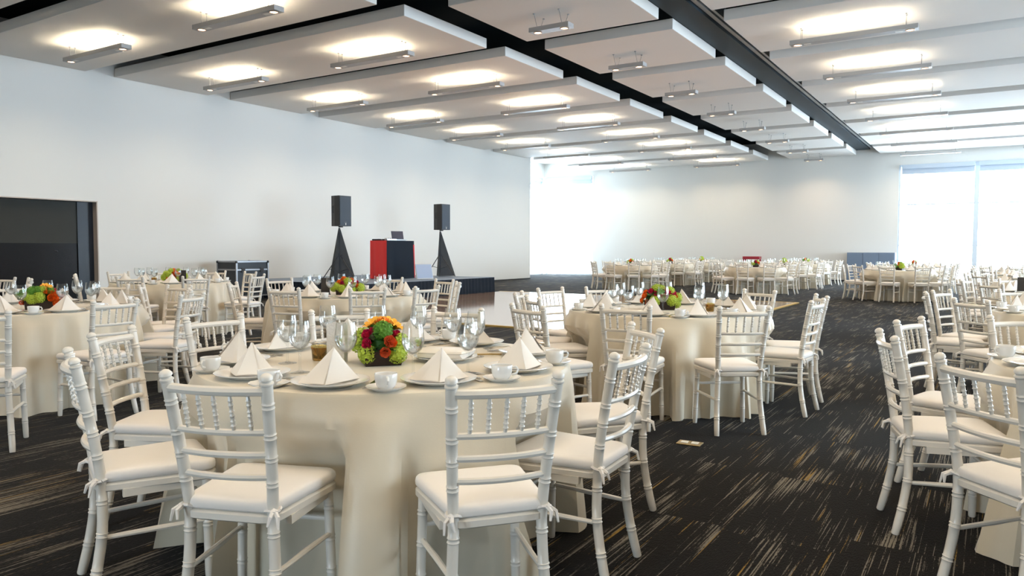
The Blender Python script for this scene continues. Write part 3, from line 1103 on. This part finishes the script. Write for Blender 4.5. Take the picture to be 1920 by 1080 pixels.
def flowers(x, y, z, rz, spec, label, group, lx=1., ly=1.):
    """spec: (kind, azimuth from the camera side, elevation, scale); azimuth 0 faces local -Y"""
    r = empty('flower_arrangement', (x, y, z), rz)
    tag(r, label, 'flower arrangement', group)
    place('planter_box', BOX, r).scale = (lx, ly, 1)
    o = place('foliage', FOL, r); o.scale = (lx, ly, 1)
    for kind, az, el, s in spec:
        a, e = math.radians(az - 90), math.radians(el)
        d = Vector((math.cos(a) * math.cos(e), math.sin(a) * math.cos(e), math.sin(e)))
        p = Vector((d.x * .098 * lx, d.y * .098 * ly, .078 + d.z * .105))
        if kind in 'hm':
            p.z = max(p.z, .046 * s + .004)
        me = {'o': ROSE['orange'], 'c': ROSE['coral'], 'p': ROSE['pink'], 'h': HYD, 'm': MUM, 'y': LILY}[kind]
        nm = {'o': 'rose', 'c': 'rose', 'p': 'rose', 'h': 'hydrangea', 'm': 'chrysanthemum', 'y': 'lily'}[kind]
        f = place(nm, me, r, p)
        f.rotation_euler = d.to_track_quat('Z', 'Y').to_euler()
        f.scale = (s * 1.18, s * 1.18, s * 1.18)
    return r

# ------------------------------------------------------------------ tables, chairs and settings
RT, HT = .85, .765
THINGS = []     # (object, key noun, table index, category, group, world position) -> labels are written at the end


def reg(o, noun, ti, cat, group, pos):
    THINGS.append((o, noun, ti, cat, group, pos))
    o['category'] = cat
    o['group'] = group


def sstep(a, b, x):
    t = max(0., min(1., (x - a) / (b - a)))
    return t * t * (3 - 2 * t)


def cloth_mesh(cx, cy, chairs, seed, nth, folds):
    r = random.Random(seed)
    ph = r.uniform(0, 6.28); ph2 = r.uniform(0, 6.28); ph3 = r.uniform(0, 6.28)
    m = MB()
    rings = []
    for rad in (.03, .3, .6, .80):
        rings.append([(rad * math.cos(k * 2 * PI / nth), rad * math.sin(k * 2 * PI / nth), HT) for k in range(nth)])
    zs = [(RT - .012, HT - .0005), (RT, HT - .004), (RT + .006, HT - .014), (RT + .009, HT - .03)]
    for q, z in zs:
        rings.append([(q * math.cos(k * 2 * PI / nth), q * math.sin(k * 2 * PI / nth), z) for k in range(nth)])
    NZ = 15
    for i in range(1, NZ + 1):
        t = i / NZ
        z = (HT - .03) * (1 - t) + .004
        ring = []
        for k in range(nth):
            th = k * 2 * PI / nth
            w1 = .5 + .5 * math.sin(folds * th + ph + .9 * math.sin(2 * th + ph2) + .5 * math.sin(3 * th + ph3) + .35 * t)
            w2 = .5 + .5 * math.sin((folds * 2 + 1) * th + ph3 + .8 * math.sin(3 * th))
            amp = .65 + .35 * math.sin(3 * th + ph2)
            q = RT + .009 + .02 * t + (.20 if folds < 11 else .17) * t ** (.7 if folds < 11 else .55) * amp * w1 ** 1.4 + (.03 if folds < 11 else .075) * t ** .5 * w2
            x, y = q * math.cos(th), q * math.sin(th)
            for (px, py, fx, fy) in chairs:
                dx, dy = x + cx - px, y + cy - py
                ly = dx * fx + dy * fy
                lx = dx * fy - dy * fx
                tgt = .224 + .09 * t ** .7 * w1 ** 1.4 * amp + (.025 if folds < 11 else .06) * t ** .6 * w2
                if abs(lx) < .28 and ly < tgt and ly > -.5:
                    wgt = sstep(.28, .218, abs(lx)) * sstep(.64, .50, z)
                    x += fx * (tgt - ly) * wgt; y += fy * (tgt - ly) * wgt
            ring.append((x, y, z))
        rings.append(ring)
    m.rings(rings, True, False)
    m.poly([(.03 * math.cos(k * 2 * PI / nth), .03 * math.sin(k * 2 * PI / nth), HT) for k in range(nth)])
    return m.mesh('tablecloth', 'cloth')


def tabletop_mesh():
    m = MB(); m.lathe([(.0005, HT - .035), (RT - .03, HT - .035), (RT - .02, HT - .01), (RT - .03, HT - .006), (.0005, HT - .006)], 32)
    return m.mesh('tabletop', 'wood_box')


TOP = tabletop_mesh()


def A(th, r):
    return (th, r)


# name, centre, finial midpoints or (angle, radius) of the chairs, seat angles of the settings, detail
TABLES = [
    ('front centre table', (-2.41, 2.70),
     [(-2.04, 1.48, 111), (-1.26, 1.95, 141), (-1.19, 2.75, 183), (-1.49, 3.62, 227), (-2.87, 1.47, 66), (-3.54, 2.01, 31),
      (-3.80, 2.76, -3), (-3.50, 3.46, -38), (-2.99, 4.03, -80)],
     [-67, -32, 5, 47, 88, 120, 150, -176, -137, -101], 2),
    ('second table up the aisle', (-2.40, 6.30),
     [(-2.19, 4.93, 100), (-1.43, 5.21, 128), (-1.15, 6.25, 176), (-1.24, 6.92, 205), (-2.74, 4.50, 70), (-3.2, 5.34, 48), (-3.63, 5.81, 22),
      (-3.78, 6.66, -15), (-3.44, 7.14, -40), (-1.91, 7.48, -112)],
     [-80, -48, -10, 26, 62, 98, 132, 166, -158, -118], 2),
    ('table facing the black glass', (-7.10, 3.35),
     [(-5.59, 3.21, 184), (-6.45, 4.43, 239), (-5.79, 4.00, 205), (-5.25, 2.13, 147), (-8.56, 3.80, -17), (-8.0, 4.55, -53), (-7.25, 4.85, -84)],
     [-8, 28, 64, 100, 136, 172, -152, -116, -80, -44], 2),
    ('table nearest the flight case', (-10.71, 7.04),
     [(-12.1, 7.0, 0), (-9.96, 5.92, 124), (-9.34, 6.51, 160), (-10.5, 8.35, 262), (-9.3, 7.53, 199), (-11.95, 7.62, -25), (-11.35, 8.3, -63), (-11.36, 5.92, 60)],
     [-70, -34, 2, 38, 74, 110, 146, -178, -142, -106], 1),
    ('table in front of the stage', (-6.27, 6.32),
     [(-7.29, 5.54, 38), (-5.95, 5.12, 104), (-5.27, 5.60, 144), (-4.99, 6.20, 175), (-5.94, 7.73, 257), (-5.33, 7.2, 223), (-6.93, 7.8, -66), (-7.84, 6.68, -13), (-7.75, 4.73, 52)],
     [-80, -44, -8, 28, 64, 100, 136, 172, -152, -116], 1),
    ('table cut by the frame edge', (.85, 4.35),
     [(-.42, 3.94, 17), (-.40, 4.83, -16), (-.04, 3.12, 45), (.13, 5.42, -55)],
     [-162, -126, -90, 126, 160, 90], 2),
    ('second window-side table', (.85, 7.95),
     [(-.52, 7.88, 6), (-.43, 8.5, -22), (-.15, 7.0, 42), (.20, 9.12, -60)],
     [-170, -134, -98, 154, 118, 90], 1),
]
far = [
    ('third window-side table', (.85, 11.55), 10, 190, 5),
    ('fourth window-side table', (.85, 15.15), 10, 176, 5),
    ('fifth window-side table', (.85, 18.75), 10, 186, 5),
    ('sixth window-side table', (.85, 22.35), 10, 180, 5),
    ('far table by the cabinet', (-2.10, 21.90), 10, -97, 10),
    ('table behind the cabinet-side table', (-2.10, 25.9), 10, -80, 10),
    ('far table lit warm', (-6.0, 22.9), 10, -92, 10),
    ('table behind the warm-lit table', (-6.0, 26.4), 10, -82, 10),
    ('last table of the middle file', (-6.0, 29.9), 10, -76, 10),
    ('far table by the alcove window', (-10.0, 22.9), 10, -98, 10),
    ('table behind the alcove-side table', (-10.0, 26.4), 10, -88, 10),
    ('last table of the alcove file', (-10.0, 29.9), 10, -84, 10),
]


def chair_at(mx, my, face, ti, detail):
    fx, fy = math.cos(math.radians(face)), math.sin(math.radians(face))
    px, py = mx + fx * .265, my + fy * .265
    o = new_chair(detail)
    o.location = (px, py, 0)
    o.rotation_euler = (0, 0, math.radians(face) - PI / 2)
    reg(o, 'white wooden chair', ti, 'chair', 'white chiavari chairs around the tables', (px, py, .5))
    return (px, py, fx, fy)


def setting(cx, cy, th, ti, lvl, gl=None):
    """plate and napkin, saucer and cup, glass, and cutlery on the near tables"""
    a = math.radians(th)
    ca, sa = math.cos(a), math.sin(a)
    rz = a + PI / 2          # local +Y points to the table centre
    R = lambda rr, off: (cx + rr * math.cos(a + off), cy + rr * math.sin(a + off))
    x, y = R(.69, 0)
    o = place('dinner_plate', ME['plate'], None, (x, y, HT), rz); reg(o, 'white dinner plate', ti, 'plate', 'white dinner plates', (x, y, HT))
    o = place('napkin', NAP[rnd.randrange(4)], None, (x, y, HT + .0145), rz + rnd.uniform(-.75, .75)); reg(o, 'folded white napkin', ti, 'napkin', 'napkins folded into peaks', (x, y, HT))
    o.scale = (1, 1, rnd.uniform(.93, 1.08))
    gx, gy = R(*gl) if gl else R(.47 + rnd.uniform(-.03, .03), math.radians(9 + rnd.uniform(-4, 4)))
    g = place('wine_glass', ME['wine'], None, (gx, gy, HT)); g.scale = (1.2, 1.2, 1.06); reg(g, 'water-filled wine glass' if lvl else 'tall wine glass', ti, 'glass', 'stemmed glasses', (gx, gy, HT))
    if lvl:
        place('water', ME['water'], g)
        x, y = R(.79, math.radians(18))
        o = place('saucer', ME['saucer'], None, (x, y, HT)); reg(o, 'white saucer', ti, 'saucer', 'white saucers', (x, y, HT))
        c = place('coffee_cup', ME['cup'], None, (x, y, HT + .006), rz + rnd.uniform(-.8, .8) - .4); reg(c, 'white coffee cup', ti, 'cup', 'white coffee cups', (x, y, HT))
        place('handle', ME['cup_handle'], c)
    if lvl == 2:
        for nm, off in (('fork', -15.5), ('knife', 13.2), ('spoon', 16.0)):
            x, y = R(.66 if nm != 'spoon' else .62, math.radians(off))
            o = place(nm, ME[nm], None, (x, y, HT + .001), rz + math.radians(off) * .3); reg(o, f'polished steel {nm}', ti, nm, f'steel {nm}s', (x, y, HT))


FRONT_GLASSES = [(-70, .47), (-38, .55), (-13, .57), (46, .42), (79, .41), (112, .47), (138, .5), (163, .62), (-131, .46), (-96, .50)]


def build_table(ti, name, c, chairs, seats, lvl, seed):
    cx, cy = c
    placed = []
    for mx, my, face in chairs:
        placed.append(chair_at(mx, my, face, ti, lvl > 0))
    t = empty('banquet_table', (cx, cy, 0))
    tag(t, f'round {name} under a floor-length champagne cloth', 'table', 'round banquet tables')
    place('tablecloth', cloth_mesh(cx, cy, placed, seed, 216 if lvl else 96, 9 if ti == 0 else 13), t)
    place('tabletop', TOP, t)
    for q, th in enumerate(seats):
        gl = None
        if ti == 0:
            g_th, g_r = FRONT_GLASSES[q]
            gl = (g_r, math.radians(g_th - th))
        setting(cx, cy, th, ti, lvl, gl)


ALLT = []
for i, (name, c, chairs, seats, lvl) in enumerate(TABLES):
    ALLT.append((name, c))
    build_table(i, name, c, chairs, seats, lvl, 11 + i)
for name, c, n, ph, vis in far:
    ti = len(ALLT)
    ALLT.append((name, c))
    ths = [ph + 360 / n * k for k in range(n)]
    if vis < 10:
        # the window-side tables run out of the frame: only the aisle half is seen
        ths = [t for t in ths if math.cos(math.radians(t)) < -.05]
    chairs = []
    for t in ths:
        rr = 1.26 + rnd.uniform(-.03, .06); tt = math.radians(t + rnd.uniform(-1.5, 1.5))
        chairs.append((c[0] + rr * math.cos(tt), c[1] + rr * math.sin(tt), t + 180 + rnd.uniform(-6, 6)))
    build_table(ti, name, c, chairs, ths, 0, 40 + ti)
# two chairs of a table outside the frame, in front of the black glass
for k, (mx, my, face) in enumerate(((-11.0, 4.85, -80), (-10.35, 4.84, -110))):
    o = new_chair(True)
    fx, fy = math.cos(math.radians(face)), math.sin(math.radians(face))
    o.location = (mx + fx * .265, my + fy * .265, 0); o.rotation_euler = (0, 0, math.radians(face) - PI / 2)
    tag(o, ('white wooden chair against the black glass at the very edge of the frame', 'white wooden chair against the black glass, second from the frame edge')[k], 'chair', 'white chiavari chairs around the tables')

# ------------------------------------------------------------------ centrepieces
def face_cam(x, y):
    return math.atan2(-y, -x) + PI / 2


FG = 'flower boxes on the tables'
x, y = -2.37, 2.60
flowers(x, y, HT, face_cam(x, y) + .12, [('o', 10, 74, 1.5), ('y', -35, 66, 1.25), ('y', 42, 62, 1.3), ('y', 62, 50, 1.2), ('y', -62, 58, 1.0), ('m', 0, 48, 1.0), ('p', -52, 34, 1.15), ('p', -44, 12, 1.15), ('p', -38, 46, .8),
     ('p', 38, 34, .8), ('p', 56, 36, .7), ('c', 14, 18, 1.25), ('c', 2, -6, 1.1), ('o', 24, 14, .9), ('h', 52, 12, 1.05), ('h', 40, -14, 1.05), ('h', -48, -26, 1.05), ('h', 84, 0, 1.0), ('h', -90, 8, 1.0), ('o', 150, 30, 1.2), ('h', 180, 10, 1.1), ('y', 180, 60, 1.1), ('h', -130, 20, 1.0)],
     'mixed flowers with a green heart in a dark box, front centre table', FG, 1.0, 1.35)
x, y = -2.46, 6.28
flowers(x, y, HT, face_cam(x, y), [('p', -10, 34, 1.3), ('h', -16, 0, 1.1), ('o', -40, -6, 1.2), ('p', 50, 22, 1.3), ('o', -75, 40, 1.1), ('h', 84, 16, 1.0), ('h', 8, 66, 1.0), ('h', -30, 70, 1.1), ('p', -40, 46, 1.3), ('o', -56, 22, 1.4), ('o', -66, 0, 1.2), ('p', 20, 62, 1.4), ('p', 34, 40, 1.4), ('p', 16, 20, 1.4), ('h', 60, 52, 1.0), ('h', 40, 4, 1.2), ('o', 66, 20, 1.0), ('p', 72, 38, 1.0), ('m', 0, 40, .9), ('o', 150, 30, 1.2), ('h', 180, 20, 1.1), ('h', 70, -14, .9)],
     'magenta and orange flowers in a dark box, second table up the aisle', FG, 1.6, 1.0)
x, y = -6.88, 3.31
flowers(x, y, HT, face_cam(x, y), [('h', -30, 6, 1.0), ('o', 22, 10, 1.5), ('o', 30, 40, 1.4), ('o', 14, 40, 1.2), ('m', -20, 50, .9), ('c', -60, -8, 1.0), ('o', 60, 10, 1.4), ('y', 20, 62, 1.4), ('h', -10, 14, 1.1), ('m', -40, 44, 1.0), ('h', -52, 20, 1.0), ('m', -70, 30, 1.0), ('h', 0, 56, .9), ('o', 8, 72, 1.4), ('y', 36, 66, 1.2), ('o', 40, 22, 1.5), ('o', 36, -8, 1.6), ('o', 70, 0, 1.3), ('p', 60, 50, .8), ('c', -78, -10, .9), ('c', -60, 4, .8), ('m', 30, 46, .8), ('o', 150, 30, 1.2), ('h', 180, 20, 1.1)],
     'orange and lime flowers in a dark box before the black glass', FG, 1.6, 1.0)
x, y = -10.62, 7.02
flowers(x, y, HT, face_cam(x, y), [('h', -26, 20, 1.2), ('o', 26, 24, 1.5), ('o', -8, 24, 1.4), ('h', 26, -4, 1.2), ('h', 74, 10, 1.2), ('o', -30, -4, 1.3), ('o', 0, 70, 1.6), ('o', 10, 40, 1.5), ('c', 4, 10, 1.6), ('o', 40, 10, 1.4), ('h', -50, 30, 1.2), ('h', -60, 0, 1.2), ('h', 50, 56, 1.1), ('h', -30, 62, 1.1), ('o', 60, 30, 1.1), ('m', -20, 20, .9), ('o', 170, 30, 1.2)],
     'orange roses with lime hydrangea in a box, table by the flight case', FG, 1.6, 1.0)
x, y = -6.22, 6.28
flowers(x, y, HT, face_cam(x, y), [('h', 0, 40, 1.2), ('o', -44, 36, 1.4), ('p', 22, 30, 1.3), ('h', -22, -2, 1.2), ('o', 40, 14, 1.2), ('h', -72, 0, 1.1), ('o', -30, 60, 1.6), ('p', -20, 26, 1.5), ('o', 30, 56, 1.2), ('h', 62, 0, 1.3), ('h', -50, 10, 1.1), ('m', 10, 10, 1.0), ('p', 50, 36, 1.1), ('h', 20, -10, 1.0), ('o', 170, 30, 1.2)],
     'orange, magenta and lime flowers in a box, table before the stage', FG, 1.6, 1.0)
cols = [('o', 'h', 'o'), ('p', 'h', 'o'), ('h', 'y', 'p'), ('o', 'm', 'h')]
for i in range(len(TABLES), len(ALLT)):
    nm, (cx, cy) = ALLT[i]
    if cx > 0 and cy < 20:
        continue
    k = cols[i % 4]
    flowers(cx + .04, cy - .05, HT, face_cam(cx, cy) + rnd.uniform(-.5, .5), [(k[0], 0, 40, 1.9), (k[1], -50, 20, 1.4), (k[2], 48, 24, 1.9), (k[0], 10, 74, 1.8), (k[1], 60, 60, 1.2), (k[2], 180, 40, 1.6)],
         f'small flower box in the middle of the {nm}', FG)

# white paper lantern bag, amber jars, bread plate, black cards, candle glass
def paper_bag(x, y, rz, label):
    r = empty('paper_lantern', (x, y, HT), rz); tag(r, label, 'lantern')
    m = MB()
    n = 24
    lo = []; hi = []
    for i in range(n):
        t = i / n * 4; s = int(t); u = t - s
        cs = [(-.04, -.03), (.04, -.03), (.04, .03), (-.04, .03)]
        p, q = cs[s], cs[(s + 1) % 4]
        px, py = p[0] + (q[0] - p[0]) * u, p[1] + (q[1] - p[1]) * u
        lo.append((px, py, 0)); hi.append((px * 1.02, py * 1.02, .175 + .010 * abs(math.sin(i * PI / 3))))
    m.rings([lo, [tuple((a + c) / 2 for a, c in zip(p, q)) for p, q in zip(lo, hi)], hi], True, False)
    m.build('paper_bag', 'paper', r)
    m = MB(); m.lathe([(.0005, .002), (.018, .002), (.018, .05), (.0005, .05)], 12); m.build('candle', 'outlet', r)


def jar(x, y, label):
    r = empty('sugar_jar', (x, y, HT)); tag(r, label, 'jar', 'amber jars of paper packets')
    m = MB(); m.lathe([(.0005, .0), (.03, .0), (.034, .005), (.038, .05), (.041, .062), (.039, .062), (.035, .05), (.0005, .008)], 20); m.build('jar_glass', 'amber', r)
    for i in range(5):
        m = MB(); m.box((0, 0, .038), (.035, .004, .06)); o = m.build('packet', 'packet', r, (-.014 + .007 * i, rnd.uniform(-.01, .01), .005), smooth=False); o.rotation_euler = (rnd.uniform(-.25, .25), rnd.uniform(-.2, .2), rnd.uniform(-.7, .7))


def table_card(x, y, rz, label):
    r = empty('table_card', (x, y, HT), rz); tag(r, label, 'table card', 'black table cards')
    m = MB(); m.rings([[(-.05, -.035, 0), (.05, -.035, 0), (.05, .035, 0), (-.05, .035, 0)], [(-.048, -.004, .19), (.048, -.004, .19), (.048, .004, .19), (-.048, .004, .19)]]); m.build('card', 'stand_black', r, smooth=False)
    m = MB(); m.box((0, 0, .004), (.12, .09, .008)); m.build('card_foot', 'stand_black', r, smooth=False)


paper_bag(-2.545, 2.50, .5, 'tall white paper lantern bag beside the mixed flower box')
jar(-2.66, 2.50, 'amber jar of yellow packets behind a napkin, front centre table')
jar(-2.02, 6.3, 'amber jar of packets behind the napkins, second table up the aisle')
jar(-10.95, 6.9, 'amber jar of packets among the glasses, table by the flight case')
table_card(-10.34, 6.98, face_cam(-10, 7), 'black table card beside orange roses, table by the flight case')
table_card(-6.42, 6.13, face_cam(-6, 6), 'black table card beside the flower box, table before the stage')
table_card(.30, 11.3, 0, 'black table card on the third window-side table')
cg = empty('candle_glass', (-2.50, 6.14, HT)); tag(cg, 'brown candle glass beside the magenta and orange flowers', 'candle holder')
m = MB(); m.lathe([(.0005, 0), (.028, 0), (.03, .09), (.027, .09), (.025, .006), (.0005, .006)], 16); m.build('holder', 'brown', cg)
m = MB(); m.lathe([(.0005, .007), (.02, .007), (.02, .05), (.0005, .05)], 12); m.build('candle', 'outlet', cg)
bx, by = -2.17, 2.83
o = place('serving_plate', ME['plate'], None, (bx, by, HT)); tag(o, 'white serving plate under a flat cloth beside the mixed flower box', 'plate')
m = MB()
m.rings([[(sx * w + .01 * math.sin(i + j), sy * w, z) for j, (sx, sy) in enumerate(((-1, -.8), (0, -.86), (1, -.8), (1.06, 0), (1, .8), (0, .84), (-1, .8), (-1.05, 0)))] for i, (w, z) in enumerate(((.10, 0), (.115, .004), (.115, .012), (.11, .02), (.112, .026), (.10, .034)))])
o = m.build('bread_cloth', 'napkin', None, (bx, by, HT + .018)); o.rotation_euler = (0, 0, .3); tag(o, 'flat folded white cloth on the plate beside the mixed flower box', 'napkin')
m = MB(); m.box((0, 0, 0), (.012, .11, .004)); m.box((0, .06, 0), (.022, .05, .004)); o = m.build('butter_knife', 'gold_trim', None, (bx + .05, by + .25, HT + .003), smooth=False); o.rotation_euler = (0, 0, -.9); tag(o, 'small gold butter knife behind the flat folded cloth', 'knife')

# ------------------------------------------------------------------ labels: what, and which one at which table
def to_px(p):
    d = Vector(p) - Vector((0, 0, CAM_H))
    z = d.dot(_f)
    return (960 + F_PX * d.dot(CR) / z if z > .05 else -9999, z)


# things of these tables that lie wholly outside the picture are left out
def kill(o):
    for c in list(o.children):
        kill(c)
    bpy.data.objects.remove(o)


seen = []
for t in THINGS:
    px, z = to_px(t[5])
    if z < .1 or px < -60 - 400 / max(z, .3) or px > 1980 + 400 / max(z, .3):
        kill(t[0])
    else:
        seen.append(t)

groups = {}
for o, noun, ti, cat, grp, pos in seen:
    cx, cy = ALLT[ti][1]
    depth = math.hypot(cx, cy)
    near = math.hypot(pos[0], pos[1]) < depth
    groups.setdefault((ti, noun, near), []).append((to_px(pos)[0], o))
for (ti, noun, near), items in groups.items():
    items.sort(key=lambda t: t[0])
    for k, (px, o) in enumerate(items):
        side = 'near' if near else 'far'
        if len(items) == 1:
            o['label'] = f'{noun}, {side} side of the {ALLT[ti][0]}'
        else:
            o['label'] = f'{noun}, {ORD[k]} from left, {side} side of the {ALLT[ti][0]}'
bpy.context.view_layer.update()
